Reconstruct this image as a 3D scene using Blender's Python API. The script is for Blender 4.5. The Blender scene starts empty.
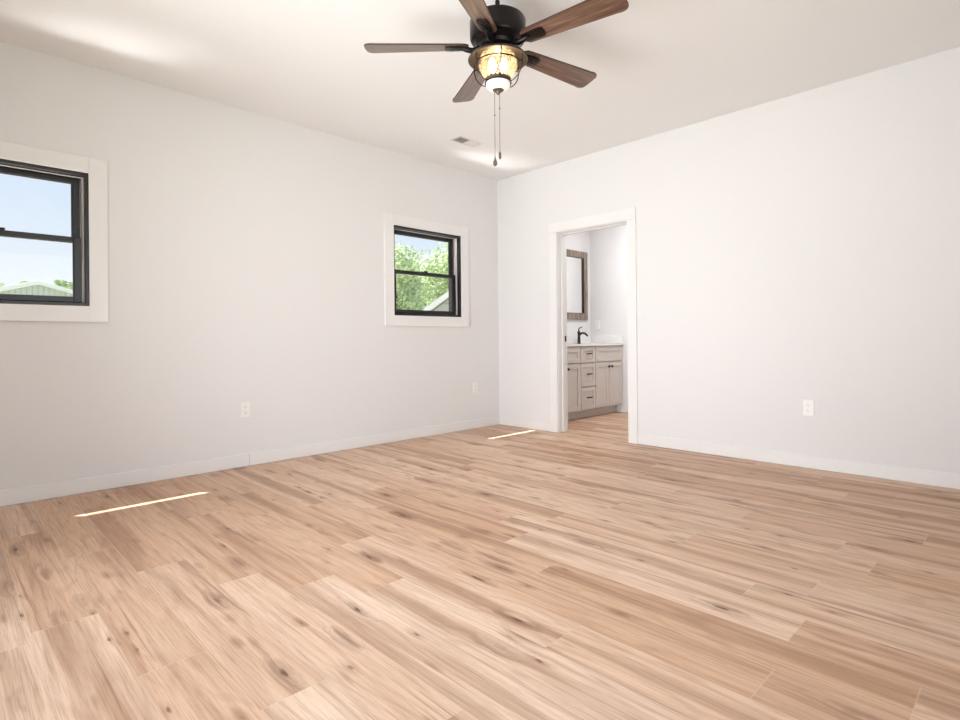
import bpy, bmesh, math, random
from mathutils import Vector, Matrix, noise as mnoise
C = bpy.context.scene.collection
PI = math.pi

# ------------------------------------------------------------------ camera
YAW, ROLL, FPX, HZ = 0.79315, -0.00881, 554.054, 339.43
CAM = Vector((4.29781, -4.52798, 0.95584))
Fv = Vector((-math.sin(YAW), math.cos(YAW), 0)); Rv = Vector((math.cos(YAW), math.sin(YAW), 0)); Uv = Vector((0, 0, 1))
R2 = math.cos(ROLL) * Rv + math.sin(ROLL) * Uv
U2 = -math.sin(ROLL) * Rv + math.cos(ROLL) * Uv
cd = bpy.data.cameras.new('camera'); cam = bpy.data.objects.new('camera', cd); C.objects.link(cam)
M = Matrix.Identity(4)
for i in range(3):
    M[i][0] = R2[i]; M[i][1] = U2[i]; M[i][2] = -Fv[i]; M[i][3] = CAM[i]
cam.matrix_world = M
cd.sensor_width = 36; cd.lens = FPX / 960 * 36; cd.shift_y = (HZ - 360) / 960
cd.clip_start = 0.02; cd.clip_end = 500
bpy.context.scene.camera = cam

# ------------------------------------------------------------------ world, sun, large lights, exposure
vs = bpy.context.scene.view_settings
vs.view_transform = 'Standard'; vs.look = 'None'; vs.gamma = 1; vs.use_curve_mapping = False
vs.exposure = 0.0
w = bpy.data.worlds.new('sky'); bpy.context.scene.world = w; w.use_nodes = True
nt = w.node_tree; nt.nodes.clear()
tc = nt.nodes.new('ShaderNodeTexCoord'); sp = nt.nodes.new('ShaderNodeSeparateXYZ')
rp = nt.nodes.new('ShaderNodeValToRGB'); bg = nt.nodes.new('ShaderNodeBackground'); wo = nt.nodes.new('ShaderNodeOutputWorld')
cn = nt.nodes.new('ShaderNodeTexNoise'); cn.inputs['Scale'].default_value = 3.0; cn.inputs['Detail'].default_value = 5
cm = nt.nodes.new('ShaderNodeMapRange'); cm.inputs['From Min'].default_value = .5; cm.inputs['From Max'].default_value = .75; cm.inputs['To Max'].default_value = .5
mx = nt.nodes.new('ShaderNodeMix'); mx.data_type = 'RGBA'; mx.inputs['B'].default_value = (.97, .98, 1, 1)
nt.links.new(tc.outputs['Generated'], sp.inputs[0]); nt.links.new(sp.outputs['Z'], rp.inputs[0])
nt.links.new(tc.outputs['Generated'], cn.inputs['Vector']); nt.links.new(cn.outputs['Fac'], cm.inputs['Value'])
nt.links.new(cm.outputs['Result'], mx.inputs['Factor']); nt.links.new(rp.outputs[0], mx.inputs['A'])
nt.links.new(mx.outputs['Result'], bg.inputs['Color']); nt.links.new(bg.outputs[0], wo.inputs[0])
e = rp.color_ramp.elements
e[0].position = 0.0; e[0].color = (.97, .985, 1, 1); e[1].position = .9; e[1].color = (.35, .58, .95, 1)
a = e.new(.07); a.color = (.90, .95, 1, 1); a = e.new(.22); a.color = (.68, .82, .98, 1)
bg.inputs['Strength'].default_value = 1.0

SUN = Vector((0.517, 0.495, -1.19)).normalized()
def look(o, d):
    o.rotation_euler = Vector(d).to_track_quat('-Z', 'Y').to_euler()
sd = bpy.data.lights.new('sun', 'SUN'); sd.energy = 15.0; sd.angle = 0.006; sd.color = (1, .97, .92)
so = bpy.data.objects.new('sun', sd); C.objects.link(so); so.location = (-8, -8, 18); look(so, SUN)

def area(name, loc, d, sx, sy, energy, col, spread=180):
    l = bpy.data.lights.new(name, 'AREA'); l.shape = 'RECTANGLE'; l.size = sx; l.size_y = sy
    l.energy = energy; l.color = col; l.spread = math.radians(spread)
    o = bpy.data.objects.new(name, l); C.objects.link(o); o.location = loc; look(o, d); return o
area('rear_daylight_fill', (2.45, -5.02, 1.08), (-.16, 1, .02), 2.0, 1.95, 49, (.92, .96, 1), 102)  # area lamp added at the unseen rear opening to supply daylight
area('ceiling_fill', (2.2, -6.1, .02), (-.12, .75, .62), 2.6, 1.4, 43, (.92, .96, 1), 120)  # extra lamp outside the rear opening, added to lift the ceiling
area('side_daylight_fill', (4.76, -3.3, 1.5), (-1, -.25, -.5), 1.5, 1.3, 24, (.92, .96, 1), 150)  # added fill lamp at the unseen side opening
# added lamps standing in for reflected sun, up through each window onto the ceiling
UP = Vector((SUN.x, SUN.y, -SUN.z))
for yc in (-4.25, -1.0):
    p = Vector((-.05, yc, 1.62)) - UP * 2.1
    area('ceiling_glare_fill', p, UP, 1.5, 1.2, 12, (1, .975, .95), 24)

# ------------------------------------------------------------------ helpers
def mat(name, col, rough=.5, metal=0, bump=None, spec=.5, emit=None, es=0):
    m = bpy.data.materials.new(name); m.use_nodes = True; n = m.node_tree; b = n.nodes['Principled BSDF']
    b.inputs['Base Color'].default_value = (*col, 1); b.inputs['Roughness'].default_value = rough
    b.inputs['Metallic'].default_value = metal; b.inputs['Specular IOR Level'].default_value = spec
    tcn = n.nodes.new('ShaderNodeTexCoord')
    # faint procedural tone variation on every material
    no = n.nodes.new('ShaderNodeTexNoise'); no.inputs['Scale'].default_value = bump[0] if bump else 30
    n.links.new(tcn.outputs['Object'], no.inputs['Vector'])
    if bump:
        bp = n.nodes.new('ShaderNodeBump'); bp.inputs['Strength'].default_value = bump[1]; bp.inputs['Distance'].default_value = .002
        n.links.new(no.outputs['Fac'], bp.inputs['Height']); n.links.new(bp.outputs[0], b.inputs['Normal'])
    else:
        mr = n.nodes.new('ShaderNodeMapRange'); mr.inputs['To Min'].default_value = rough * .92; mr.inputs['To Max'].default_value = min(1, rough * 1.08)
        n.links.new(no.outputs['Fac'], mr.inputs['Value']); n.links.new(mr.outputs[0], b.inputs['Roughness'])
    if emit:
        b.inputs['Emission Color'].default_value = (*emit, 1); b.inputs['Emission Strength'].default_value = es
    return m

def newobj(name, bm, m, parent=None, smooth=None, bevel=None):
    me = bpy.data.meshes.new(name); bm.to_mesh(me); bm.free()
    for k in (m if isinstance(m, (list, tuple)) else [m]): me.materials.append(k)
    o = bpy.data.objects.new(name, me); C.objects.link(o)
    if parent: o.parent = parent
    if bevel:
        md = o.modifiers.new('bevel', 'BEVEL'); md.width = bevel; md.segments = 2; md.limit_method = 'ANGLE'; md.angle_limit = .6
    if smooth is not None:
        me.shade_smooth()
        md = o.modifiers.new('split', 'EDGE_SPLIT'); md.split_angle = smooth
    return o
def empty(name, loc=(0, 0, 0), rz=0, label=None, cat=None, group=None, kind=None, parent=None):
    o = bpy.data.objects.new(name, None); C.objects.link(o); o.location = loc; o.rotation_euler = (0, 0, rz)
    o.empty_display_size = .1
    if parent: o.parent = parent
    return tag(o, label, cat, group, kind)
def tag(o, label=None, cat=None, group=None, kind=None):
    if label: o['label'] = label
    if cat: o['category'] = cat
    if group: o['group'] = group
    if kind: o['kind'] = kind
    return o
def box(bm, x0, x1, y0, y1, z0, z1, mi=0):
    vs_ = [bm.verts.new((x, y, z)) for x in (x0, x1) for y in (y0, y1) for z in (z0, z1)]
    for f in ((0, 1, 3, 2), (4, 6, 7, 5), (0, 4, 5, 1), (2, 3, 7, 6), (0, 2, 6, 4), (1, 5, 7, 3)):
        fc = bm.faces.new([vs_[i] for i in f]); fc.material_index = mi
def boxes(*bs):
    bm = bmesh.new()
    for b in bs: box(bm, *b)
    return bm
def lathe(bm, prof, n=40, c=(0, 0, 0), cap=True):
    rings = []
    for r, z in prof:
        rings.append([bm.verts.new((c[0] + r * math.cos(2 * PI * i / n), c[1] + r * math.sin(2 * PI * i / n), c[2] + z)) for i in range(n)])
    for a_, b_ in zip(rings, rings[1:]):
        for i in range(n): bm.faces.new((a_[i], a_[(i + 1) % n], b_[(i + 1) % n], b_[i]))
    if cap:
        bm.faces.new(rings[0][::-1]); bm.faces.new(rings[-1])
def tube(bm, pts, r, n=8, closed=False, cap=True):
    pts = [Vector(p) for p in pts]; rings = []; N = len(pts); up = None
    rr = r if isinstance(r, (list, tuple)) else [r] * N
    for i, p in enumerate(pts):
        a_ = pts[(i - 1) % N] if (closed or i > 0) else p
        b_ = pts[(i + 1) % N] if (closed or i < N - 1) else p
        t = (b_ - a_).normalized()
        if up is None:
            up = t.orthogonal().normalized()
        up = (up - t * up.dot(t)).normalized(); s = t.cross(up)
        rings.append([bm.verts.new(p + rr[i] * (math.cos(2 * PI * k / n) * up + math.sin(2 * PI * k / n) * s)) for k in range(n)])
    for i in range(N if closed else N - 1):
        A, B = rings[i], rings[(i + 1) % N]
        for k in range(n): bm.faces.new((A[k], A[(k + 1) % n], B[(k + 1) % n], B[k]))
    if not closed and cap: bm.faces.new(rings[0][::-1]); bm.faces.new(rings[-1])
def prism(bm, outline, axis, t0, t1):
    """outline in the two remaining axes, extruded along axis (0,1,2)"""
    def mk(p, t):
        v = [p[0], p[1]]; v.insert(axis, t); return bm.verts.new(v)
    A = [mk(p, t0) for p in outline]; B = [mk(p, t1) for p in outline]
    bm.faces.new(A[::-1]); bm.faces.new(B)
    n = len(A)
    for i in range(n): bm.faces.new((A[i], A[(i + 1) % n], B[(i + 1) % n], B[i]))
    bmesh.ops.recalc_face_normals(bm, faces=bm.faces)
def struct(name, bm, m, bevel=None, parent=None):
    o = newobj(name, bm, m, parent, bevel=bevel)
    if not parent: o['kind'] = 'structure'
    return o

# ------------------------------------------------------------------ materials
M_wall = mat('wall_paint', (.80, .785, .78), .65, bump=(180, .10), spec=.25)
M_ceil = mat('ceiling_paint', (.875, .865, .86), .8, bump=(120, .10), spec=.2)
M_trim = mat('white_trim_paint', (.84, .825, .815), .35, bump=(40, .03))
M_black = mat('black_window_frame', (.009, .008, .008), .36)
M_track = mat('pale_jamb_liner', (.62, .56, .55), .5)
M_plate = mat('white_plastic', (.88, .87, .85), .3)
M_slot = mat('dark_slot', (.03, .03, .03), .6)
M_chrome = mat('satin_metal', (.45, .43, .41), .3, 1)

def wood_floor():
    m = bpy.data.materials.new('oak_plank_floor'); m.use_nodes = True; nt = m.node_tree; N = nt.nodes; L = nt.links
    b = N['Principled BSDF']
    def at(nm):
        a = N.new('ShaderNodeAttribute'); a.attribute_name = nm; return a.outputs['Fac']
    def mth(op, a, b2=None, c=None, clamp=False):
        n = N.new('ShaderNodeMath'); n.operation = op; n.use_clamp = clamp
        for i, v in enumerate((a, b2, c)):
            if v is None: continue
            if isinstance(v, (int, float)): n.inputs[i].default_value = v
            else: L.new(v, n.inputs[i])
        return n.outputs[0]
    def ramp(v, lo, hi, t0=0., t1=1., smooth=True):
        n = N.new('ShaderNodeMapRange'); n.interpolation_type = 'SMOOTHSTEP' if smooth else 'LINEAR'
        n.inputs['From Min'].default_value = lo; n.inputs['From Max'].default_value = hi
        n.inputs['To Min'].default_value = t0; n.inputs['To Max'].default_value = t1
        L.new(v, n.inputs['Value']); return n.outputs[0]
    def mix(f, A, B):
        n = N.new('ShaderNodeMix'); n.data_type = 'RGBA'
        for s, v in ((n.inputs['Factor'], f), (n.inputs['A'], A), (n.inputs['B'], B)):
            if isinstance(v, (int, float)): s.default_value = v
            elif isinstance(v, tuple): s.default_value = (*v, 1)
            else: L.new(v, s)
        return n.outputs['Result']
    tc = N.new('ShaderNodeTexCoord'); s = N.new('ShaderNodeSeparateXYZ'); L.new(tc.outputs['Object'], s.inputs[0])
    seed = at('seed'); tone = at('tone'); plen = at('plen')
    def vec(kx, ky, ks, dx=None, dy=None):
        x = mth('MULTIPLY', s.outputs['X'], kx); y = mth('MULTIPLY', s.outputs['Y'], ky)
        if dx is not None: x = mth('ADD', x, dx)
        if dy is not None: y = mth('ADD', y, dy)
        c = N.new('ShaderNodeCombineXYZ'); L.new(x, c.inputs[0]); L.new(y, c.inputs[1]); L.new(mth('MULTIPLY', seed, ks), c.inputs[2])
        return c.outputs[0]
    def nz(v, detail=3, rough=.5, dist=0):
        n = N.new('ShaderNodeTexNoise'); n.inputs['Scale'].default_value = 1; n.inputs['Detail'].default_value = detail
        n.inputs['Roughness'].default_value = rough; n.inputs['Distortion'].default_value = dist; L.new(v, n.inputs['Vector']); return n.outputs['Fac']
    # knots bend the grain around them
    vo = N.new('ShaderNodeTexVoronoi'); vo.inputs['Scale'].default_value = 1; vo.inputs['Randomness'].default_value = 1
    wob = mth('MULTIPLY', mth('SUBTRACT', nz(vec(14, 40, 71)), .5), .22)
    L.new(vec(2.5, 9., 61, wob, wob), vo.inputs['Vector'])
    vc = N.new('ShaderNodeSeparateColor'); L.new(vo.outputs['Color'], vc.inputs[0])
    has = ramp(vc.outputs[0], .30, .36)
    kd = vo.outputs['Distance']
    halo = mth('MULTIPLY', ramp(kd, .10, .36, 1, 0), has)
    core = mth('MULTIPLY', ramp(kd, .035, .105, 1, 0), has)
    broad = nz(vec(.55, 9.5, 23, None, mth('MULTIPLY', halo, .35)), 3, .5, .35)
    bend = mth('MULTIPLY', halo, .5)
    cath = nz(vec(.55, 4.2, 31, None, bend), 2, .4, .25)
    v2 = N.new('ShaderNodeTexVoronoi'); v2.inputs['Scale'].default_value = 1
    L.new(vec(5.5, 17, 67, wob, wob), v2.inputs['Vector'])
    v2c = N.new('ShaderNodeSeparateColor'); L.new(v2.outputs['Color'], v2c.inputs[0])
    has2 = ramp(v2c.outputs[0], .62, .66)
    speck = mth('MULTIPLY', ramp(v2.outputs['Distance'], .04, .13, 1, 0), has2)
    smear = mth('MULTIPLY', ramp(v2.outputs['Distance'], .08, .42, 1, 0), has2)
    crack = ramp(nz(vec(1.1, 62, 91, None, bend), 3, .6, .3), .62, .72)
    rays = ramp(nz(vec(26, 60, 83), 2, .6), .5, .7)
    lines = mth('SINE', mth('MULTIPLY', cath, 95))
    fine = nz(vec(5, 230, 47, None, mth('MULTIPLY', halo, 2.)), 3, .7)
    mid = nz(vec(1.2, 34, 53, None, bend), 5, .6, .35)
    pores = ramp(nz(vec(9, 260, 11), 2, .6), .60, .72)
    light, base, dark = (.90, .70, .545), (.66, .42, .275), (.26, .12, .060)
    col = mix(tone, base, light)
    col = mix(mth('MULTIPLY', ramp(broad, .44, .68), .66), col, (.31, .16, .09))
    col = mix(mth('MULTIPLY', ramp(broad, .46, .25), .30), col, (.62, .47, .36))
    col = mix(mth('MULTIPLY', ramp(mid, .48, .76), .42), col, dark)
    col = mix(mth('MULTIPLY', ramp(lines, .2, 1), .15), col, dark)
    col = mix(mth('MULTIPLY', rays, .035), col, dark)
    col = mix(mth('MULTIPLY', crack, .58), col, (.19, .095, .055))
    hue = ramp(mth('FRACT', mth('MULTIPLY', seed, 7.3)), 0, 1, 0, .22, False)
    col = mix(hue, col, (.62, .37, .25))
    col = mix(mth('MULTIPLY', ramp(fine, .42, .68), .30), col, dark)
    col = mix(mth('MULTIPLY', pores, .22), col, dark)
    col = mix(mth('MULTIPLY', mth('MULTIPLY', halo, ramp(mid, .3, .6)), .55), col, (.17, .085, .055))
    col = mix(mth('MULTIPLY', mth('MULTIPLY', smear, ramp(mid, .35, .6)), .55), col, (.27, .12, .065))
    col = mix(mth('MULTIPLY', speck, .72), col, (.11, .05, .03))
    col = mix(mth('MULTIPLY', core, .85), col, (.105, .048, .028))
    # eased plank edges
    uv = N.new('ShaderNodeUVMap'); uv.uv_map = 'plank'; us = N.new('ShaderNodeSeparateXYZ'); L.new(uv.outputs[0], us.inputs[0])
    W = .187
    ev = mth('MINIMUM', us.outputs['Y'], mth('SUBTRACT', W, us.outputs['Y']))
    eu = mth('MINIMUM', us.outputs['X'], mth('SUBTRACT', plen, us.outputs['X']))
    ed = mth('MINIMUM', ev, eu)
    edge = ramp(ed, .0004, .0026, 1, 0)
    col = mix(mth('MULTIPLY', edge, .36), col, (.70, .56, .44))
    hi = mth('ADD', mth('MULTIPLY', edge, -1.2), mth('ADD', mth('MULTIPLY', fine, .25), mth('MULTIPLY', pores, -.25)))
    bp = N.new('ShaderNodeBump'); bp.inputs['Strength'].default_value = .25; bp.inputs['Distance'].default_value = .0012
    L.new(hi, bp.inputs['Height']); L.new(bp.outputs[0], b.inputs['Normal'])
    L.new(col, b.inputs['Base Color'])
    L.new(ramp(fine, .3, .7, .36, .50), b.inputs['Roughness']); b.inputs['Specular IOR Level'].default_value = .18
    return m
M_floor = wood_floor()

def wood_simple(name, c1, c2, c3, kx, ky, rough=.5, spec=.5, kz=1):
    """streaks run along the object's local X; kx small, ky large"""
    m = bpy.data.materials.new(name); m.use_nodes = True; nt = m.node_tree; N = nt.nodes; L = nt.links; b = N['Principled BSDF']
    tc = N.new('ShaderNodeTexCoord'); mp = N.new('ShaderNodeMapping'); mp.inputs['Scale'].default_value = (kx, ky, kz)
    L.new(tc.outputs['Object'], mp.inputs[0])
    n1 = N.new('ShaderNodeTexNoise'); n1.inputs['Scale'].default_value = 1; n1.inputs['Detail'].default_value = 6; n1.inputs['Roughness'].default_value = .65
    L.new(mp.outputs[0], n1.inputs['Vector'])
    r = N.new('ShaderNodeValToRGB'); L.new(n1.outputs['Fac'], r.inputs[0]); e = r.color_ramp.elements
    e[0].position = .33; e[0].color = (*c1, 1); e[1].position = .70; e[1].color = (*c3, 1); a = e.new(.5); a.color = (*c2, 1)
    L.new(r.outputs[0], b.inputs['Base Color']); b.inputs['Roughness'].default_value = rough; b.inputs['Specular IOR Level'].default_value = spec
    bp = N.new('ShaderNodeBump'); bp.inputs['Strength'].default_value = .3; bp.inputs['Distance'].default_value = .001
    L.new(n1.outputs['Fac'], bp.inputs['Height']); L.new(bp.outputs[0], b.inputs['Normal'])
    return m

def glass_mat(name, tint=(1, 1, 1), refl=.06):
    m = bpy.data.materials.new(name); m.use_nodes = True; nt = m.node_tree; N = nt.nodes; L = nt.links; N.clear()
    o = N.new('ShaderNodeOutputMaterial'); t = N.new('ShaderNodeBsdfTransparent'); t.inputs[0].default_value = (*tint, 1)
    g = N.new('ShaderNodeBsdfGlossy'); g.inputs['Roughness'].default_value = .02
    mx = N.new('ShaderNodeMixShader'); lw = N.new('ShaderNodeLayerWeight'); lw.inputs[0].default_value = .2
    mr = N.new('ShaderNodeMapRange'); mr.inputs['To Min'].default_value = refl * .15; mr.inputs['To Max'].default_value = refl * 3
    L.new(lw.outputs['Facing'], mr.inputs['Value']); L.new(mr.outputs[0], mx.inputs[0])
    L.new(t.outputs[0], mx.inputs[1]); L.new(g.outputs[0], mx.inputs[2]); L.new(mx.outputs[0], o.inputs[0])
    return m
M_pane = glass_mat('window_glass', (1, 1, 1), .03)

# ------------------------------------------------------------------ setting: floor, walls, ceiling
RX, RY, H = 4.67, -4.93, 2.74
BX, BY0, BY1 = 2.6, .142, 1.81           # bathroom beyond the door wall
def build_floor():
    random.seed(11)
    W = .187; y_ref = -3.373
    known = {-3.373: 2.26, -3.56: 2.02, -3.747: 2.87, -3.934: 2.475, -4.121: 1.95, -2.438: 3.73, -2.625: 4.06,
             -2.251: 3.51, -2.999: 3.21, -1.69: 3.80, -3.186: 2.49, -2.812: 3.75, -3.36: 1.07}
    tones = {(-3.373, 1): .95, (-3.373, 0): .10, (-3.186, 1): .85, (-3.56, 1): .55, (-3.56, 0): .15, (-3.747, 0): .45, (-3.747, 1): .8,
             (-3.934, 1): .25, (-3.934, 0): .2, (-4.121, 0): .15, (-4.121, 1): .6, (-2.999, 1): .45, (-2.438, 0): .75}
    bm = bmesh.new(); uvl = bm.loops.layers.uv.new('plank')
    lt = bm.faces.layers.float.new('tone'); ls = bm.faces.layers.float.new('seed'); lp = bm.faces.layers.float.new('plen')
    k0 = int(math.floor((RY - .1 - y_ref) / W)); k1 = int(math.ceil((BY1 + .1 - y_ref) / W))
    for k in range(k0, k1):
        y0 = y_ref + k * W; y1 = y0 + W
        anchor = None; key = None
        for kk, v in known.items():
            if abs((y1) - kk) < .03 and abs(kk + 3.36) > .001: anchor = v; key = kk
        if anchor is None: anchor = random.uniform(0, 1.22)
        j0 = int(math.floor((-.1 - anchor) / 1.22)); j1 = int(math.ceil((RX + .1 - anchor) / 1.22))
        xmax = BX + .05 if y0 > .1 else RX + .05
        for j in range(j0, j1):
            x0 = anchor + j * 1.22; x1 = x0 + 1.22
            tone = .02 + random.random() ** 1.1 * .62
            if key is not None and (key, j + 1) in tones: tone = tones[(key, j + 1)]
            seed = random.uniform(0, 9)
            a_, b_ = max(x0, -.05), min(x1, xmax)
            if b_ <= a_: continue
            v = [bm.verts.new(p) for p in ((a_, y0, 0), (b_, y0, 0), (b_, y1, 0), (a_, y1, 0))]
            f = bm.faces.new(v); f[lt] = tone; f[ls] = seed; f[lp] = 1.22
            for l, (u, vv) in zip(f.loops, ((a_ - x0, 0), (b_ - x0, 0), (b_ - x0, W), (a_ - x0, W))): l[uvl].uv = (u, vv)
    bmesh.ops.remove_doubles(bm, verts=bm.verts, dist=1e-5)
    return struct('floor', bm, M_floor)
build_floor()
struct('trim_1', boxes((-.16, RX + .16, RY - .16, BY1 + .16, -.45, -.004)), M_trim)   # slab under the boards

WIN = [(-4.687, -3.817), (-1.442, -.572)]; WZ0, WZ1 = 1.19, 2.045
def wall_x(name, x0, x1, y0, y1, ops, z0=-.004, z1=H + .02, m=M_wall):
    bm = bmesh.new(); y = y0
    for a_, b_, za, zb in ops:
        box(bm, x0, x1, y, a_, z0, z1); box(bm, x0, x1, a_, b_, z0, za) if za > z0 else None; box(bm, x0, x1, a_, b_, zb, z1); y = b_
    box(bm, x0, x1, y, y1, z0, z1)
    return struct(name, bm, m)
def wall_y(name, y0, y1, x0, x1, ops, z0=-.004, z1=H + .02, m=M_wall):
    bm = bmesh.new(); x = x0
    for a_, b_, za, zb in ops:
        box(bm, x, a_, y0, y1, z0, z1); box(bm, a_, b_, y0, y1, z0, za) if za > z0 else None; box(bm, a_, b_, y0, y1, zb, z1); x = b_
    box(bm, x, x1, y0, y1, z0, z1)
    return struct(name, bm, m)
DX0, DX1, DZ = .835, 1.632, 2.03
JT = .018
wall_x('wall_left', -.16, 0, RY - .16, BY1 + .16, [(a_, b_, WZ0, WZ1) for a_, b_ in WIN])
wall_y('wall_right', 0, BY0, 0, RX + .16, [(DX0 - JT, DX1 + JT, -.004, DZ + JT)])
wall_y('wall_back', RY - .16, RY, 0, RX + .16, [(1.4, 3.5, .06, 2.1)])
wall_x('wall_front', RX, RX + .16, RY, 0, [(-4.05, -2.55, .82, 2.12)])
wall_y('wall_bathroom_back', BY1, BY1 + .12, 0, BX + .12, [])
wall_x('wall_bathroom_right', BX, BX + .12, BY0, BY1, [])
struct('ceiling', boxes((-.16, RX + .16, RY - .16, BY1 + .16, H, H + .12)), M_ceil)
# roof overhang outside the left wall (it leaves only a sliver of sun on the floor)
EAVE = -.530
struct('trim_2', boxes((EAVE, -.16, RY - .8, BY1 + .8, 2.60, 2.64), (EAVE - .02, EAVE, RY - .8, BY1 + .8, 2.60, 2.80)), M_trim)
struct('trim_3', boxes((EAVE - .03, RX + .5, RY - .8, BY1 + .8, 2.87, 2.93)), mat('roof_shingle', (.12, .11, .11), .9, bump=(60, .5)))

def baseboard(name, x0, x1, y0, y1):
    # thickness side is worked out by the caller; eased top edge
    return struct(name, boxes((x0, x1, y0, y1, 0, .094)), M_trim, bevel=.004)
baseboard('baseboard_left', 0, .014, RY, -2.8085)
baseboard('baseboard_left', 0, .014, -2.8075, 0)
baseboard('baseboard_right', 0.014, DX0 - .1, -.014, 0)
baseboard('baseboard_right', DX1 + .094, RX, -.014, 0)
baseboard('baseboard_back', .014, 1.4, RY, RY + .014)
baseboard('baseboard_back', 3.5, RX - .014, RY, RY + .014)
baseboard('baseboard_front', RX - .014, RX, RY, -.014)
baseboard('baseboard_bathroom_back', .014, BX - .014, BY1 - .014, BY1)
baseboard('baseboard_bathroom_right', BX - .014, BX, BY0, BY1 - .014)

# door opening without a leaf: jambs, stops, casing
door = empty('door_1', ((DX0 + DX1) / 2, .06, 0), kind='structure')
def rel(o, p): o.parent = p; o.matrix_parent_inverse = Matrix.Translation(-p.location); return o
j = newobj('door_jamb', boxes((DX0 - JT, DX0, -.001, BY0 + .001, 0, DZ + JT), (DX1, DX1 + JT, -.001, BY0 + .001, 0, DZ + JT), (DX0, DX1, -.001, BY0 + .001, DZ, DZ + JT)), M_trim, bevel=.001); rel(j, door)
j = newobj('door_stop', boxes((DX0, DX0 + .01, .06, .095, 0, DZ), (DX1 - .01, DX1, .06, .095, 0, DZ), (DX0 + .01, DX1 - .01, .06, .095, DZ - .01, DZ)), M_trim, bevel=.001); rel(j, door)
for y0, y1, nm in ((-.017, 0, 'door_casing'), (BY0, BY0 + .017, 'door_casing')):
    cw = .094
    bm = boxes((DX0 - cw - .004, DX0 - .004, y0, y1, 0, DZ + .006), (DX1 + .004, DX1 + cw + .004 - .004, y0, y1, 0, DZ + .006),
               (DX0 - cw - .004, DX1 + cw, y0, y1, DZ + .007, DZ + .106))
    j = newobj(nm, bm, M_trim, bevel=.002); rel(j, door)
j = newobj('strike_plate', boxes((DX0 - .001, DX0 + .002, .11, .137, .925, .985)), mat('black_metal', (.02, .018, .017), .35, .6), bevel=.0008); rel(j, door)

# ------------------------------------------------------------------ windows
def window(idx, y0, y1):
    root = empty('window_%d' % idx, (0, (y0 + y1) / 2, WZ0), kind='structure')
    def add(name, bm, m, bevel=None, parent=None):
        o = newobj(name, bm, m, bevel=bevel)
        if parent is None: rel(o, root)
        else:
            o.parent = parent
        return o
    def ring(x0, x1, a0, a1, b0, b1, t, tz=None):
        tz = tz or t
        return boxes((x0, x1, a0, a0 + t, b0, b1), (x0, x1, a1 - t, a1, b0, b1), (x0, x1, a0 + t, a1 - t, b0, b0 + tz), (x0, x1, a0 + t, a1 - t, b1 - tz, b1))
    c = .1
    # flat white casing, picture-frame, thin eased inner lip
    add('window_casing', boxes((0, .018, y0 - c, y0, WZ0 - c, WZ1 + c), (0, .018, y1, y1 + c, WZ0 - c, WZ1 + c),
                               (0, .018, y0, y1, WZ0 - c, WZ0), (0, .018, y0, y1, WZ1, WZ1 + c)), M_trim, .002)
    add('window_frame', ring(-.035, .004, y0, y1, WZ0, WZ1, .020), M_black, .002)
    add('outer_frame', ring(-.165, -.122, y0, y1, WZ0, WZ1, .03), M_black, .002)
    add('jamb_liner', boxes((-.122, -.035, y0, y0 + .026, WZ0 + .024, WZ1 - .024), (-.122, -.035, y1 - .026, y1, WZ0 + .024, WZ1 - .024)), M_track, .001)
    add('head_channel', boxes((-.122, -.035, y0, y1, WZ1 - .024, WZ1), (-.122, -.035, y0, y1, WZ0, WZ0 + .024)), M_black, .001)
    add('weatherstrip', boxes((-.050, -.044, y0 + .026, y1 - .026, WZ1 - .028, WZ1 - .0235)), M_track)
    add('caulk_bead', ring(.003, .0195, y0 - .004, y1 + .004, WZ0 - .004, WZ1 + .004, .0045), M_plate)
    add('parting_stop', ring(-.083, -.079, y0 + .026, y1 - .026, WZ0 + .026, WZ1 - .026, .004), M_black)
    zi0, zi1 = WZ0 + .026, WZ1 - .026; ya, yb = y0 + .032, y1 - .032; zm = 1.618
    for nm, xa, xb, za, zb in (('lower_sash', -.076, -.046, zi0, zm + .016), ('upper_sash', -.116, -.086, zm - .016, zi1)):
        t = .040
        s = add(nm, boxes((xa, xb, ya, ya + t, za, zb), (xa, xb, yb - t, yb, za, zb),
                          (xa, xb, ya + t, yb - t, za, za + (.034 if nm == 'lower_sash' else .032)),
                          (xa, xb, ya + t, yb - t, zb - .032, zb)), M_black, .003)
        xm = (xa + xb) / 2
        add('pane', boxes((xm - .002, xm + .002, ya + t - .004, yb - t + .004, za + .028, zb - .028)), M_pane, None, s)
        add('glazing_bead', ring(xm - .007, xm + .007, ya + t, yb - t, za + .032, zb - .032, .005), M_black, .001, s)
    # sash lock on the meeting rail, and two tilt latches
    ym = (y0 + y1) / 2
    bm = boxes((-.072, -.048, ym - .028, ym + .028, zm + .016, zm + .024), (-.066, -.054, ym - .008, ym + .030, zm + .024, zm + .032)); add('sash_lock', bm, M_black, .002)
    for yy in (ya + .012, yb - .04): add('tilt_latch', boxes((-.070, -.052, yy, yy + .028, zm + .0155, zm + .022)), M_black, .002)
    return root
for i, (a_, b_) in enumerate(WIN): window(i + 1, a_, b_)
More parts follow.
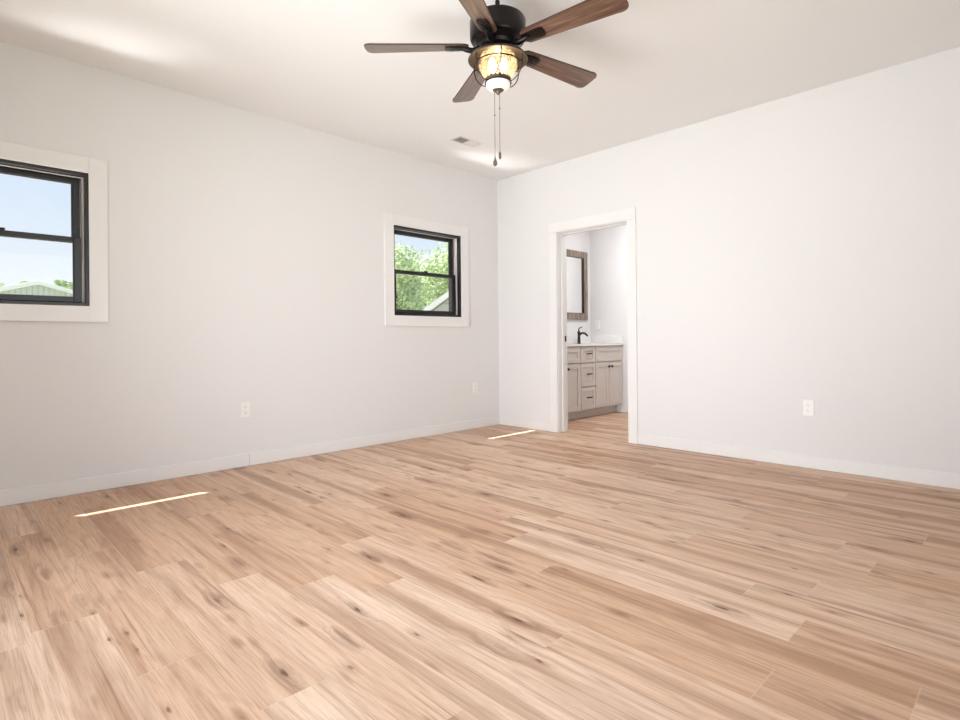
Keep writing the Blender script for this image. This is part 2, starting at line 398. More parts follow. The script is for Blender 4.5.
# plain openings added behind the camera, unseen, to supply daylight
def added_window(idx, axis, p0, a0, a1, z0, z1):
    root = empty('window_%d' % idx, kind='structure')
    def bx(u0, u1, d0, d1, za, zb):
        return (u0, u1, d0, d1, za, zb) if axis == 'y' else (d0, d1, u0, u1, za, zb)
    t = .05; m_ = (a0 + a1) / 2; d0, d1 = p0
    newobj('window_frame', boxes(bx(a0, a0 + t, d0, d1, z0, z1), bx(a1 - t, a1, d0, d1, z0, z1), bx(a0 + t, a1 - t, d0, d1, z0, z0 + t),
                                 bx(a0 + t, a1 - t, d0, d1, z1 - t, z1), bx(m_ - .025, m_ + .025, d0, d1, z0 + t, z1 - t)), M_black, root, bevel=.002)
added_window(3, 'y', (RY - .05, RY + .0), 1.4, 3.5, .06, 2.1)
added_window(4, 'x', (RX, RX + .05), -4.05, -2.55, .82, 2.12)

# ------------------------------------------------------------------ outlets
def outlet_proto(name, label, group=None):
    """faces local +X, centre at origin"""
    r = empty(name, label=label, cat='outlet', group=group)
    newobj('cover_plate', boxes((0, .006, -.036, .036, -.059, .059)), M_plate, r, bevel=.003)
    for z in (-.021, .021):
        bm = bmesh.new(); n = 20
        out = [(.0165 * math.cos(2 * PI * i / n), max(-.0135, min(.0135, .0165 * math.sin(2 * PI * i / n)))) for i in range(n)]
        prism(bm, [(p[0], p[1] + z) for p in out], 0, .005, .0085)
        s = newobj('receptacle', bm, M_plate, r)
        newobj('slot', boxes((.0080, .0088, -.0075, -.0055, z - .001, z + .007), (.0080, .0088, .0055, .0072, z, z + .006), (.0080, .0088, -.002, .002, z - .009, z - .0055)), M_slot, s)
    bm = bmesh.new(); prism(bm, [(.003 * math.cos(a * PI / 4), .003 * math.sin(a * PI / 4)) for a in range(8)], 0, .005, .0072)
    newobj('screw', bm, M_plate, r)
    return r
def dup(root, label, loc, rz):
    r = root.copy(); C.objects.link(r); r.location = loc; r.rotation_euler = (0, 0, rz); r['label'] = label
    for ch in list(root.children):
        c = ch.copy(); C.objects.link(c); c.parent = r
        for g in ch.children:
            d = g.copy(); C.objects.link(d); d.parent = c
    return r
o0 = outlet_proto('wall_outlet', 'white duplex outlet low on the left wall, midway between its two windows', 'wall outlets')
o0.location = (0, -2.832, .433)
dup(o0, 'white duplex outlet low on the left wall, right beside the room corner', (0, -.378, .437), 0)
dup(o0, 'white duplex outlet on the long bare wall right of the doorway', (3.10, 0, .437), -PI / 2)
dup(o0, 'white outlet on the bathroom end wall above the vanity counter', (.112, BY1, 1.135), -PI / 2)

# ------------------------------------------------------------------ ceiling vent
v = empty('ceiling_vent', (.668, -1.10, H), label='small white metal air register set in the ceiling near the corner', cat='vent')
M_vent = mat('white_register_metal', (.74, .70, .68), .4)
hx, hy = .065, .142
newobj('vent_frame', boxes((-hx, -hx + .014, -hy, hy, -.006, 0), (hx - .014, hx, -hy, hy, -.006, 0), (-hx + .014, hx - .014, -hy, -hy + .014, -.006, 0),
                           (-hx + .014, hx - .014, hy - .014, hy, -.006, 0), (-hx + .014, hx - .014, -.004, .004, -.006, 0)), M_vent, v, bevel=.0015)
newobj('vent_throat', boxes((-hx + .012, hx - .012, -hy + .012, hy - .012, -.001, -.0003)), mat('vent_dark', (.33, .31, .295), .8), v)
for side in (-1, 1):
    for k in range(9):
        y = side * (.012 + k * .0135 + .005); bm = bmesh.new(); t = .0055
        # left bank slants open towards the camera, right bank slants away
        prism(bm, [(y - .0048, -.001), (y - .0040, -.001), (y + .0048, -.0065), (y + .0040, -.0065)] if side > 0 else
                  [(y - .0040, -.0065), (y - .0048, -.0065), (y + .0010, -.001), (y + .0018, -.001)], 0, -hx + .013, hx - .013)
        newobj('louver', bm, M_vent, v)

# ------------------------------------------------------------------ ceiling fan
FC = Vector((2.346, -2.459, H))
fan = empty('ceiling_fan', FC, label='five-blade ceiling fan with brown wood blades and caged glass light', cat='ceiling fan')
M_bronze = mat('dark_bronze', (.018, .014, .013), .30, .7)
M_bronze2 = mat('aged_bronze', (.13, .095, .075), .42, .6)
M_blade = wood_simple('weathered_blade_wood', (.035, .016, .010), (.125, .060, .038), (.27, .165, .115), 4, 75, .33, .7)
M_blade.node_tree.nodes['Principled BSDF'].inputs['Coat Weight'].default_value = .6
M_blade.node_tree.nodes['Principled BSDF'].inputs['Coat Roughness'].default_value = .3
M_edge = mat('blade_edge', (.035, .022, .017), .5)
def part(name, bm, m, parent=fan, smooth=None, bevel=None): return newobj(name, bm, m, parent, smooth, bevel)
def Z(z): return z - H
bm = bmesh.new(); lathe(bm, [(.052, 0), (.052, -.010), (.040, -.020), (.018, -.028)], 40); part('canopy', bm, M_bronze, smooth=.7)
bm = bmesh.new(); lathe(bm, [(.0125, -.05), (.0125, Z(2.575))], 20); part('downrod', bm, M_bronze, smooth=.7)
bm = bmesh.new()
lathe(bm, [(.02, Z(2.615)), (.035, Z(2.612)), (.04, Z(2.605)), (.115, Z(2.596)), (.138, Z(2.590)), (.144, Z(2.578)), (.143, Z(2.497)), (.137, Z(2.485)), (.118, Z(2.478)),
           (.112, Z(2.470)), (.098, Z(2.464)), (.092, Z(2.447)), (.05, Z(2.443))], 56); part('motor_housing', bm, M_bronze, smooth=.6)
bm = bmesh.new(); lathe(bm, [(.05, Z(2.446)), (.056, Z(2.443)), (.056, Z(2.425)), (.066, Z(2.420)), (.066, Z(2.412)), (.03, Z(2.41))], 40); part('switch_housing', bm, mat('switch_housing_metal', (.09, .08, .078), .3, .8), smooth=.6)
BZ = Z(2.452)
def blade_bm():
    bm = bmesh.new(); r0, r1 = .150, .681; n = 26; top = []; 
    pts = []
    def hw(r):
        t = (r - r0) / (r1 - r0); return .047 + .024 * t
    # outline: root end rounded, sides flaring, tip with soft corners and a shallow arc
    side = []
    for i in range(n + 1):
        r = r0 + (r1 - r0) * i / n
        h = hw(r)
        d0 = r - r0; d1 = r1 - r
        if d0 < .025: h *= (1 - (1 - d0 / .025) ** 2 * .35)
        side.append((r, h))
    side = [s for s in side if s[0] < r1 - .05]
    tip = []
    hT = hw(r1)
    cx_ = r1 - .045
    for i in range(13):
        a_ = PI / 2 - PI * i / 12
        tip.append((cx_ + .045 * math.cos(a_) ** .9 if math.cos(a_) > 1e-6 else cx_, hT * math.copysign(abs(math.sin(a_)) ** .40, math.sin(a_))))
    out = side + tip + [(r, -h) for r, h in side[::-1]]
    B = [bm.verts.new((x, y, 0)) for x, y in out]; T = [bm.verts.new((x, y, .0085)) for x, y in out]
    f = bm.faces.new(B[::-1]); f = bm.faces.new(T)
    for i in range(len(B)):
        f = bm.faces.new((B[i], B[(i + 1) % len(B)], T[(i + 1) % len(B)], T[i])); f.material_index = 1
    bmesh.ops.recalc_face_normals(bm, faces=bm.faces)
    return bm
def iron_bm():
    bm = bmesh.new()
    out = [(.150, .022), (.19, .028), (.235, .031), (.262, .029), (.270, .020), (.272, 0), (.270, -.020), (.262, -.029), (.235, -.031), (.19, -.028), (.150, -.022)]
    prism(bm, out, 2, -.008, -.0005)
    arm = [((.085), 0, .012), (.105, 0, -.008), (.13, 0, -.014), (.16, 0, -.008), (.185, 0, -.004)]
    tube(bm, [(a_[0], 0, a_[2]) for a_ in arm], [.013, .015, .015, .014, .008], 10)
    for x, y in ((.195, 0), (.235, .012), (.235, -.012)):
        lathe(bm, [(.0045, 0), (.0045, -.002), (.002, -.003)], 10, (x, y, -.008))
    return bm
me_b = me_i = None
A0 = math.radians(9.0); PITCH = math.radians(12)
for k in range(5):
    ang = A0 + k * 2 * PI / 5
    if k == 0:
        b_ = part('blade', blade_bm(), [M_blade, M_edge], bevel=.0012); i_ = newobj('blade_iron', iron_bm(), M_bronze, b_, smooth=.6, bevel=.0015)
        b0, i0 = b_, i_
    else:
        b_ = b0.copy(); C.objects.link(b_); i_ = i0.copy(); C.objects.link(i_); i_.parent = b_; b_.parent = fan
    b_.rotation_euler = (Matrix.Rotation(ang, 3, 'Z') @ Matrix.Rotation(-PITCH, 3, 'X')).to_euler()
    b_.location = (0, 0, BZ)
# light kit: dish shade, glass jar, cage, bulbs, frosted bottom bowl
bm = bmesh.new()
lathe(bm, [(.058, Z(2.424)), (.085, Z(2.421)), (.120, Z(2.412)), (.146, Z(2.398)), (.152, Z(2.388)), (.154, Z(2.386)), (.151, Z(2.384)),
           (.143, Z(2.392)), (.118, Z(2.405)), (.085, Z(2.413)), (.058, Z(2.415))], 56, cap=False)
part('shade_dish', bm, mat('dish_bronze', (.075, .058, .048), .45, .5), smooth=.9)
M_jar = glass_mat('seeded_glass', (1, .96, .90), .10)
jn = M_jar.node_tree; jo = [n for n in jn.nodes if n.type == 'OUTPUT_MATERIAL'][0]; jm = [n for n in jn.nodes if n.type == 'MIX_SHADER'][0]
jt = jn.nodes.new('ShaderNodeBsdfTranslucent'); jt.inputs[0].default_value = (1, .86, .66, 1); j2 = jn.nodes.new('ShaderNodeMixShader')
jv = jn.nodes.new('ShaderNodeTexNoise'); jv.inputs['Scale'].default_value = 60; jr = jn.nodes.new('ShaderNodeMapRange'); jr.inputs['From Min'].default_value = .4; jr.inputs['From Max'].default_value = .7
jr.inputs['To Min'].default_value = .03; jr.inputs['To Max'].default_value = .16
jc = jn.nodes.new('ShaderNodeTexCoord'); jn.links.new(jc.outputs['Object'], jv.inputs['Vector']); jn.links.new(jv.outputs['Fac'], jr.inputs['Value']); jn.links.new(jr.outputs[0], j2.inputs[0])
jn.links.new(jm.outputs[0], j2.inputs[1]); jn.links.new(jt.outputs[0], j2.inputs[2]); jn.links.new(j2.outputs[0], jo.inputs[0])
prof = [(.088, 2.408), (.094, 2.395), (.099, 2.375), (.100, 2.355), (.096, 2.335), (.086, 2.315), (.072, 2.298), (.060, 2.288)]
bm = bmesh.new(); lathe(bm, [(r, Z(z)) for r, z in prof] + [(r - .003, Z(z)) for r, z in prof[::-1]], 48, cap=False); part('glass_globe', bm, M_jar, smooth=.9)
bm = bmesh.new()
lathe(bm, [(.058, Z(2.290)), (.064, Z(2.289)), (.065, Z(2.276)), (.060, Z(2.272)), (.056, Z(2.276))], 48, cap=False)
for k in range(18):
    a_ = 2 * PI * k / 18
    lathe(bm, [(.0055, -.002), (.0055, .006), (.003, .010)], 8, (.062 * math.cos(a_), .062 * math.sin(a_), Z(2.288)))
part('collar_band', bm, M_bronze2, smooth=.8)
M_frost = mat('frosted_glass', (.88, .85, .80), .35, emit=(1, .80, .58), es=.35)
bm = bmesh.new(); lathe(bm, [(.058, Z(2.276)), (.062, Z(2.268)), (.060, Z(2.252)), (.050, Z(2.240)), (.032, Z(2.234)), (.012, Z(2.232))], 40); part('bottom_bowl', bm, M_frost, smooth=.8)
bm = bmesh.new(); lathe(bm, [(.030, Z(2.235)), (.027, Z(2.230)), (.014, Z(2.227)), (.011, Z(2.220)), (.007, Z(2.214)), (.002, Z(2.209))], 24); part('finial', bm, M_bronze2, smooth=.8)
cage = bmesh.new()
def hoop(r, z, t=.0034): tube(cage, [(r * math.cos(2 * PI * i / 48), r * math.sin(2 * PI * i / 48), Z(z)) for i in range(48)], t, 6, closed=True)
hoop(.116, 2.362); hoop(.066, 2.270)
for k in range(6):
    a_ = 2 * PI * k / 6 + .35
    pr = [(.135, 2.392), (.136, 2.370), (.134, 2.345), (.126, 2.318), (.112, 2.295), (.092, 2.276), (.074, 2.268), (.066, 2.270)]
    tube(cage, [(r * math.cos(a_), r * math.sin(a_), Z(z)) for r, z in pr], .0026, 6)
    tube(cage, [(r * math.cos(a_), r * math.sin(a_), Z(z)) for r, z in ((.116, 2.362), (.136, 2.362))], .0026, 6)
part('wire_cage', cage, M_bronze, smooth=.9)
M_bulb = mat('glowing_bulb', (1, .9, .7), .3, emit=(1, .72, .38), es=9)
for k in range(2):
    a_ = YAW + k * PI
    bm = bmesh.new(); cx_, cy_ = .030 * math.cos(a_), .030 * math.sin(a_)
    lathe(bm, [(.008, Z(2.400)), (.012, Z(2.392)), (.019, Z(2.375)), (.0215, Z(2.355)), (.018, Z(2.336)), (.010, Z(2.324)), (.003, Z(2.320))], 20, (cx_, cy_, 0))
    b_ = part('light_bulb', bm, M_bulb, smooth=.9)
    bm = bmesh.new(); lathe(bm, [(.012, Z(2.416)), (.012, Z(2.396)), (.009, Z(2.392))], 16, (cx_, cy_, 0)); newobj('socket', bm, M_bronze2, b_, smooth=.8)
pl = bpy.data.lights.new('fan_lamp', 'POINT'); pl.energy = 5; pl.color = (1, .78, .52); pl.shadow_soft_size = .03
po = bpy.data.objects.new('fan_lamp', pl); C.objects.link(po); po.parent = fan; po.location = (0, 0, Z(2.345))
# pull chains: bead chains with a connector and a pendant
M_chain = mat('bead_chain', (.33, .31, .30), .35, .8)
def chain(off, z0, z1, zc, kind):
    bx_, by_ = Rv.x * off, Rv.y * off
    bm = bmesh.new(); tube(bm, [(bx_, by_, Z(z0)), (bx_, by_, Z(z1))], .0016, 6)
    n = int((z0 - z1) / .006)
    for i in range(n):
        z = z0 - i * .006; lathe(bm, [(.0006, Z(z) + .0018), (.0025, Z(z)), (.0006, Z(z) - .0018)], 6, (bx_, by_, 0))
    c = part('pull_chain', bm, M_chain, smooth=1.2)
    bm = bmesh.new(); lathe(bm, [(.001, .006), (.0032, .003), (.0032, -.003), (.001, -.006)], 10, (bx_, by_, Z(zc))); newobj('connector', bm, M_bronze2, c, smooth=.8)
    pr = [(.0015, .022), (.003, .014), (.004, .006), (.0095, -.008), (.0115, -.018), (.009, -.027), (.003, -.032)] if kind else [(.0015, .02), (.003, .012), (.0062, .006), (.0068, -.012), (.0062, -.022), (.003, -.026)]
    bm = bmesh.new(); lathe(bm, pr, 14, (bx_, by_, Z(z1))); newobj('pull_pendant', bm, M_bronze2, c, smooth=.9)
chain(-.019, 2.228, 1.876, 2.105, 1)
chain(.006, 2.228, 1.905, 2.140, 0)

# ------------------------------------------------------------------ bathroom: vanity, faucet, mirror
M_cab = mat('greige_cabinet_paint', (.66, .595, .545), .42, bump=(60, .04))
M_dark = mat('cabinet_gap', (.10, .085, .075), .7)
M_mb = mat('matte_black', (.012, .011, .011), .35, .4)
M_top = mat('white_cultured_marble', (.86, .84, .82), .18)
VY0, VY1, VX = .272, 1.796, .472
van = empty('bathroom_vanity', (.235, (VY0 + VY1) / 2, 0), label='greige shaker double vanity cabinet with black hardware in the bathroom', cat='cabinet')
def vp(name, bm, m, bevel=None, parent=None, smooth=None):
    o = newobj(name, bm, m, bevel=bevel, smooth=smooth); o.parent = parent or van
    if not parent: o.matrix_parent_inverse = Matrix.Translation(-van.location)
    return o
vp('cabinet_body', boxes((.016, .022, VY0, VY1, .124, .866), (.022, VX - .004, VY0, VY0 + .018, .124, .866), (.022, VX - .004, VY1 - .018, VY1, .124, .866), (VX - .026, VX - .006, VY0 + .018, VY1 - .018, .124, .866), (.016, VX - .004, VY0, VY1, .105, .124)), M_cab, .001)
vp('toe_kick', boxes((.016, VX - .075, VY0 + .01, VY1 - .01, .001, .105)), M_cab)
def shaker(y0, y1, z0, z1, t=.055):
    x0, x1, xp = VX - .004, VX + .019, VX + .010
    tt = min(t, (z1 - z0) * .3)
    return boxes((x0, x1, y0, y0 + t, z0, z1), (x0, x1, y1 - t, y1, z0, z1), (x0, x1, y0 + t, y1 - t, z0, z0 + tt), (x0, x1, y0 + t, y1 - t, z1 - tt, z1),
                 (x0, xp, y0 + t, y1 - t, z0 + tt, z1 - tt))
def pull(parent, yc, z):
    bm = boxes((VX + .034, VX + .044, yc - .052, yc + .052, z - .008, z + .008), (VX + .019, VX + .036, yc - .042, yc - .034, z - .004, z + .004), (VX + .019, VX + .036, yc + .034, yc + .042, z - .004, z + .004))
    vp('handle', bm, M_mb, .002, parent)
def knob(parent, yc, z):
    bm = bmesh.new()
    pr = [(.006, 0), (.006, .012), (.014, .016), (.016, .024), (.012, .029)]
    lathe(bm, pr, 16)
    bmesh.ops.rotate(bm, verts=bm.verts, cent=(0, 0, 0), matrix=Matrix.Rotation(PI / 2, 3, 'Y')); bmesh.ops.translate(bm, verts=bm.verts, vec=(VX + .018, yc, z))
    vp('knob', bm, M_mb, None, parent, .8)
g = .004; yD0, yD1 = .882, 1.182
for y0, y1 in ((VY0, yD0), (yD1, VY1)):
    ym = (y0 + y1) / 2
    vp('false_front', shaker(y0 + .008, y1 - .008, .672, .856), M_cab, .0015)
    for a_, b_, ky in ((y0 + .008, ym - g, ym - .035), (ym + g, y1 - .008, ym + .035)):
        d = vp('door', shaker(a_, b_, .112, .658), M_cab, .0015)
        knob(d, ky, .605)
for z0, z1 in ((.672, .856), (.388, .658), (.112, .374)):
    d = vp('drawer', shaker(yD0 + g, yD1 - g, z0, z1, .045), M_cab, .0015); pull(d, (yD0 + yD1) / 2, (z0 + z1) / 2 + .01)
# countertop with two oval bowls
ct = empty('vanity_countertop', (.25, (VY0 + VY1) / 2, .867), label='white countertop with splash boards lying on the bathroom vanity', cat='countertop')
def cp(name, bm, m, bevel=None, smooth=None):
    o = newobj(name, bm, m, bevel=bevel, smooth=smooth); o.parent = ct; o.matrix_parent_inverse = Matrix.Translation(-ct.location); return o
def top_with_bowls():
    bm = bmesh.new(); x0, x1, z0, z1 = .002, VX + .033, .867, .889
    spans = [(VY0 - .01, 1.04, .66), (1.04, BY1 - .002, 1.40)]
    n = 32
    for ya, yb, yc in spans:
        xc = .27; rx, ry = .15, .20
        ell, rec = [], []
        for i in range(n):
            a_ = 2 * PI * (i + .5) / n; c_, s_ = math.cos(a_), math.sin(a_)
            ell.append((xc + rx * c_, yc + ry * s_))
            tx = ((x1 - xc) if c_ > 0 else (x0 - xc)) / c_ if abs(c_) > 1e-6 else 1e9
            ty = ((yb - yc) if s_ > 0 else (ya - yc)) / s_ if abs(s_) > 1e-6 else 1e9
            t = min(tx, ty); rec.append([xc + t * c_, yc + t * s_])
        for cx_, cy_ in ((x0, ya), (x0, yb), (x1, ya), (x1, yb)):   # snap nearest to corners
            k = min(range(n), key=lambda q: (rec[q][0] - cx_) ** 2 + (rec[q][1] - cy_) ** 2); rec[k] = [cx_, cy_]
        E_ = [bm.verts.new((x, y, z1)) for x, y in ell]; R_ = [bm.verts.new((x, y, z1)) for x, y in rec]
        for i in range(n): bm.faces.new((E_[i], R_[i], R_[(i + 1) % n], E_[(i + 1) % n]))
        prev = E_
        for f_, dz in ((.97, -.01), (.9, -.05), (.75, -.09), (.5, -.115), (.2, -.125)):
            ring = [bm.verts.new((xc + (x - xc) * f_, yc + (y - yc) * f_, z1 + dz)) for x, y in ell]
            for i in range(n): bm.faces.new((prev[i], prev[(i + 1) % n], ring[(i + 1) % n], ring[i]))
            prev = ring
        bm.faces.new(prev)
    ya, yb = VY0 - .01, BY1 - .002
    for q in (((x1, ya), (x1, yb)), ((x1, ya), (x0, ya)), ((x0, yb), (x1, yb))):
        a_, b_ = q; bm.faces.new([bm.verts.new((*a_, z0)), bm.verts.new((*b_, z0)), bm.verts.new((*b_, z1)), bm.verts.new((*a_, z1))])
    bm.faces.new([bm.verts.new(p) for p in ((VX - .01, ya, z0), (x1, ya, z0), (x1, yb, z0), (VX - .01, yb, z0))])
    bmesh.ops.remove_doubles(bm, verts=bm.verts, dist=1e-4)
    return bm
cp('counter_slab', top_with_bowls(), M_top)
cp('backsplash', boxes((.001, .017, VY0 - .01, BY1 - .018, .889, .989)), M_top, .003)
cp('side_splash', boxes((.001, VX + .02, BY1 - .017, BY1 - .001, .889, .989)), M_top, .003)
def faucet(yc, label):
    f = empty('bathroom_faucet', (.095, yc, .889), label=label, cat='faucet', group='vanity faucets')
    bm = bmesh.new(); lathe(bm, [(.027, 0), (.027, .006), (.021, .012), (.019, .05), (.017, .10), (.019, .125), (.021, .150), (.017, .160), (.006, .163)], 24); newobj('faucet_body', bm, M_mb, f, smooth=.8)
    bm = bmesh.new(); tube(bm, [(0, 0, .105), (.03, 0, .132), (.065, 0, .140), (.10, 0, .128), (.125, 0, .105), (.130, 0, .095)], [.015, .014, .013, .0125, .012, .012], 12); newobj('spout', bm, M_mb, f, smooth=.9)
    bm = bmesh.new(); tube(bm, [(0, 0, .158), (-.004, .0, .185), (.012, .0, .204), (.048, .0, .214)], [.010, .008, .0065, .005], 10); newobj('lever_handle', bm, M_mb, f, smooth=.9)
    return f
faucet(1.405, 'matte black single-lever faucet on the vanity below the framed mirror')
# framed mirror
MY0, MY1, MZ0, MZ1 = 1.075, 1.708, 1.205, 2.105
mr_ = empty('wall_mirror', (0, (MY0 + MY1) / 2, MZ0), label='mirror in a weathered brown wood frame hanging above the vanity', cat='mirror')
M_mf = wood_simple('weathered_mirror_frame', (.13, .095, .07), (.27, .21, .165), (.42, .35, .29), 30, 22, .6, .3, 3)
M_mf2 = wood_simple('weathered_mirror_frame_upright', (.13, .095, .07), (.27, .21, .165), (.42, .35, .29), 30, 30, .6, .3, 4)
M_mir = mat('mirror_silver', (.93, .93, .93), .02, 1)
def mp_(name, bm, m, bevel=None):
    o = newobj(name, bm, m, bevel=bevel); o.parent = mr_; o.matrix_parent_inverse = Matrix.Translation(-mr_.location); return o
fw = .088
for za, zb in ((MZ0, MZ0 + fw), (MZ1 - fw, MZ1)): mp_('frame_rail', boxes((.002, .030, MY0 + fw, MY1 - fw, za, zb)), M_mf, .004)
for ya, yb in ((MY0, MY0 + fw), (MY1 - fw, MY1)): mp_('frame_stile', boxes((.002, .030, ya, yb, MZ0, MZ1)), M_mf2, .004)
t = .008
mp_('inner_bead', boxes((.012, .034, MY0 + fw - t, MY0 + fw, MZ0 + fw, MZ1 - fw), (.012, .034, MY1 - fw, MY1 - fw + t, MZ0 + fw, MZ1 - fw), (.012, .034, MY0 + fw - t, MY1 - fw + t, MZ0 + fw - t, MZ0 + fw),
                        (.012, .034, MY0 + fw - t, MY1 - fw + t, MZ1 - fw, MZ1 - fw + t)), mat('dark_bead', (.16, .125, .10), .5), .001)
mp_('mirror_glass', boxes((.006, .012, MY0 + fw - .002, MY1 - fw + .002, MZ0 + fw - .002, MZ1 - fw + .002)), M_mir)
# unseen ceiling fixture and area lamp, added to brighten the bathroom
cl = empty('added_ceiling_light', (1.15, 1.0, H), label='unseen round white ceiling light added to brighten the bathroom', cat='ceiling light')
bm = bmesh.new(); lathe(bm, [(.17, 0), (.17, -.02), (.16, -.025)], 40); newobj('light_base', bm, M_plate, cl, smooth=.7)
bm = bmesh.new(); lathe(bm, [(.155, -.025), (.15, -.05), (.11, -.07), (.03, -.078)], 40); newobj('diffuser', bm, mat('lit_diffuser', (.9, .88, .85), .4, emit=(1, .95, .9), es=9), cl, smooth=.7)
bl = area('bathroom_fill', (1.15, 1.0, H - .09), (0, 0, -1),   .3, .3, 22, (.96, .975, 1))

# ------------------------------------------------------------------ outdoors
GZ = -.45
def leafmat(name, c1, c2):
    m = bpy.data.materials.new(name); m.use_nodes = True; n = m.node_tree; b = n.nodes['Principled BSDF']
    tcn = n.nodes.new('ShaderNodeTexCoord'); no = n.nodes.new('ShaderNodeTexNoise'); no.inputs['Scale'].default_value = 1.4; no.inputs['Detail'].default_value = 5
    r = n.nodes.new('ShaderNodeValToRGB'); r.color_ramp.elements[0].position = .35; r.color_ramp.elements[0].color = (*c1, 1); r.color_ramp.elements[1].position = .65; r.color_ramp.elements[1].color = (*c2, 1)
    n.links.new(tcn.outputs['Object'], no.inputs['Vector']); n.links.new(no.outputs['Fac'], r.inputs[0]); n.links.new(r.outputs[0], b.inputs['Base Color'])
    b.inputs['Roughness'].default_value = .6
    return m
M_leaf = leafmat('tree_leaves', (.34, .45, .26), (.66, .76, .50))
M_leaf2 = leafmat('pale_tree_leaves', (.36, .48, .24), (.66, .74, .46))
M_bark = mat('bark', (.16, .12, .09), .9, bump=(20, .6))
gm = leafmat('lawn', (.20, .23, .13), (.34, .35, .22))
bm = bmesh.new(); v4 = [bm.verts.new(p) for p in ((-160, -120, GZ), (30, -120, GZ), (30, 140, GZ), (-160, 140, GZ))]; bm.faces.new(v4); g_ = struct('ground', bm, gm)
struct('trim_4', boxes((-3.4, -.17, -7, 3, GZ, GZ + .03)), mat('pale_concrete', (.6, .58, .55), .6, bump=(30, .2)))

def tree(name, x, y, h, cr, seed, label, m, trunk=.35, nl=11000, ls=.10, group=None):
    rnd = random.Random(seed)
    t = empty(name, (x, y, GZ), label=label, cat='tree', group=group)
    bm = bmesh.new(); top = h * .62
    tube(bm, [(0, 0, 0), (.05 * h * .3, 0, h * .25), (.02, .04 * h, top)], [trunk * .5, trunk * .36, trunk * .15], 10)
    blobs = []
    for k in range(11):
        a_ = rnd.uniform(0, 2 * PI); rr = cr * rnd.uniform(.15, .72) if k else 0; z = h * rnd.uniform(.42, .86) if k else h * .80
        br = cr * rnd.uniform(.32, .5); blobs.append((Vector((rr * math.cos(a_), rr * math.sin(a_), z)), br))
        if k: tube(bm, [(0, 0, h * rnd.uniform(.22, .45)), (rr * .5 * math.cos(a_), rr * .5 * math.sin(a_), z * .8), (rr * math.cos(a_), rr * math.sin(a_), z)], [trunk * .16, trunk * .1, trunk * .04], 6)
    newobj('trunk', bm, M_bark, t, smooth=1)
    bm = bmesh.new()
    for i in range(nl):
        c_, br = blobs[rnd.randrange(len(blobs))]
        d = Vector((rnd.gauss(0, 1), rnd.gauss(0, 1), rnd.gauss(0, 1))).normalized()
        p = c_ + d * br * (rnd.random() ** .35); p.z = min(p.z, h)
        nrm = (d + Vector((rnd.gauss(0, .6), rnd.gauss(0, .6), rnd.gauss(0, .6)))).normalized(); s_ = nrm.orthogonal().normalized(); u_ = nrm.cross(s_)
        L_ = ls * rnd.uniform(.6, 1.3)
        bm.faces.new([bm.verts.new(p + s_ * L_), bm.verts.new(p + u_ * L_ * .5 + nrm * L_ * .15), bm.verts.new(p - s_ * L_), bm.verts.new(p - u_ * L_ * .5 + nrm * L_ * .1)])
    newobj('foliage', bm, m, t)
def at_px(px, depth):
    d = Fv + Rv * ((px - 480) / FPX); return CAM.x + d.x * depth, CAM.y + d.y * depth
def h_px(py, depth): return CAM.z + (HZ - py) / FPX * depth - GZ
G2 = 'trees outside the far window'
for px, dep, top, cr, sd_, lab, m_ in (
        (399, 28, 240, 2.9, 3, 'rounded green tree filling the left side of the window near the corner', M_leaf2),
        (446, 36, 247, 3.0, 5, 'green tree at the right side of the window near the corner', M_leaf2),
        (421, 44, 262, 3.0, 8, 'shorter dense tree low in the middle of the window near the corner', M_leaf)):
    x, y = at_px(px, dep); tree('leafy_tree', x, y, h_px(top, dep), cr, sd_, lab, m_, group=G2)
for px, dep, top, cr, sd_, lab in (
        (17, 60, 268, 1.4, 12, 'pale treetop above the left slope of the gable roof seen outside'),
        (45, 68, 269, 1.7, 14, 'small pale treetop just right of the gable peak outside'),
        (66, 76, 268, 1.3, 15, 'pale treetop above the right slope of the gable roof seen outside'),
        (-6, 68, 270, 1.7, 16, 'pale treetop behind the gable roof at the left edge of the photo')):
    x, y = at_px(px, dep); tree('distant_tree', x, y, h_px(top, dep), cr, sd_, lab, M_leaf2, nl=1500, ls=.22, group='treetops behind the gabled building')

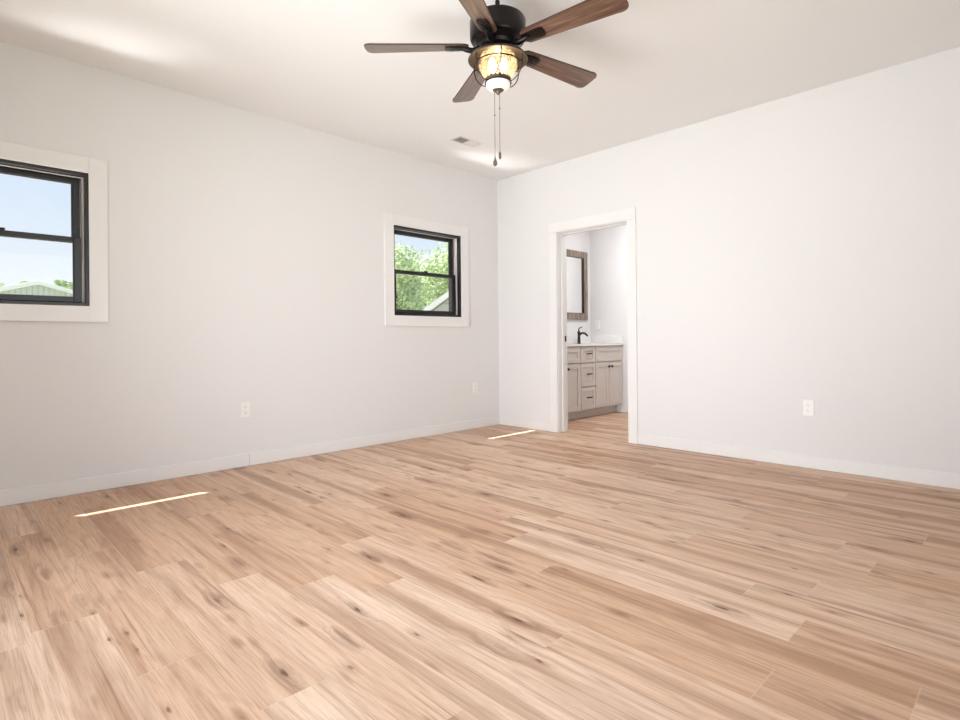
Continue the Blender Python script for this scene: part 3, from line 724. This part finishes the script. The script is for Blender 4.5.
def siding(name, c, horiz=False):
    m = bpy.data.materials.new(name); m.use_nodes = True; n = m.node_tree; b = n.nodes['Principled BSDF']; b.inputs['Roughness'].default_value = .6
    tcn = n.nodes.new('ShaderNodeTexCoord'); s = n.nodes.new('ShaderNodeSeparateXYZ'); n.links.new(tcn.outputs['Object'], s.inputs[0])
    mm = n.nodes.new('ShaderNodeMath'); mm.operation = 'PINGPONG'; mm.inputs[1].default_value = .18; n.links.new(s.outputs['Z' if horiz else 'Y'], mm.inputs[0])
    r = n.nodes.new('ShaderNodeMapRange'); r.inputs['From Min'].default_value = 0; r.inputs['From Max'].default_value = .05; n.links.new(mm.outputs[0], r.inputs['Value'])
    x = n.nodes.new('ShaderNodeMix'); x.data_type = 'RGBA'; x.inputs['A'].default_value = (*[k * .6 for k in c], 1); x.inputs['B'].default_value = (*c, 1)
    n.links.new(r.outputs[0], x.inputs['Factor']); n.links.new(x.outputs['Result'], b.inputs['Base Color'])
    return m
def gable_house(name, label, x, yc, half, eave, apex, depth, m_wall, m_roof, rz=0, bh=.32):
    """gable faces local +X"""
    t = empty(name, (x, yc, GZ), rz, label=label, cat='building')
    bm = bmesh.new(); prism(bm, [(-half, 0), (half, 0), (half, eave), (0, apex), (-half, eave)], 0, -depth, 0); newobj('wall', bm, m_wall, t)
    s = (apex - eave) / half; oh = .35; th = .22
    for sg in (-1, 1):
        bm = bmesh.new(); prism(bm, [(0, apex + .02), (sg * (half + oh), eave - s * oh + .02), (sg * (half + oh), eave - s * oh + .02 + th), (0, apex + .02 + th)], 0, -depth - oh, oh); newobj('roof_slope', bm, m_roof, t)
        bm = bmesh.new(); prism(bm, [(0, apex + .2 - bh), (sg * (half + oh), eave - s * oh + .2 - bh), (sg * (half + oh), eave - s * oh + .2), (0, apex + .2)], 0, oh, oh + .06); newobj('rake_board', bm, M_trim, t)
    return t
dep = 45; x, y = at_px(38.5, dep)
ap = h_px(279.5, dep); ev = ap - 4.6 * .30
gable_house('gabled_outbuilding', 'pale outbuilding gable with vertical siding seen through the left window', x, y, 4.6, ev, ap, 9, siding('pale_vertical_siding', (.58, .60, .56)), mat('white_metal_roof', (.86, .87, .88), .4))
dep = 17; x, y = at_px(449, dep); z = h_px(299, dep)
half, sl, rot = 3.2, .72, math.radians(-40)
# the left end of the rake enters the window's corner
gx, gy = x - math.sin(rot) * 2.2, y + math.cos(rot) * 2.2
gable_house('neighbouring_house', 'pale house roof edge rising in the lower right of the far window', gx, gy, half, z - (half - 2.2) * sl, z + 2.2 * sl, 7, siding('pale_lap_siding', (.50, .48, .48), True), mat('grey_shingle_roof', (.45, .44, .45), .8), rot, .15)
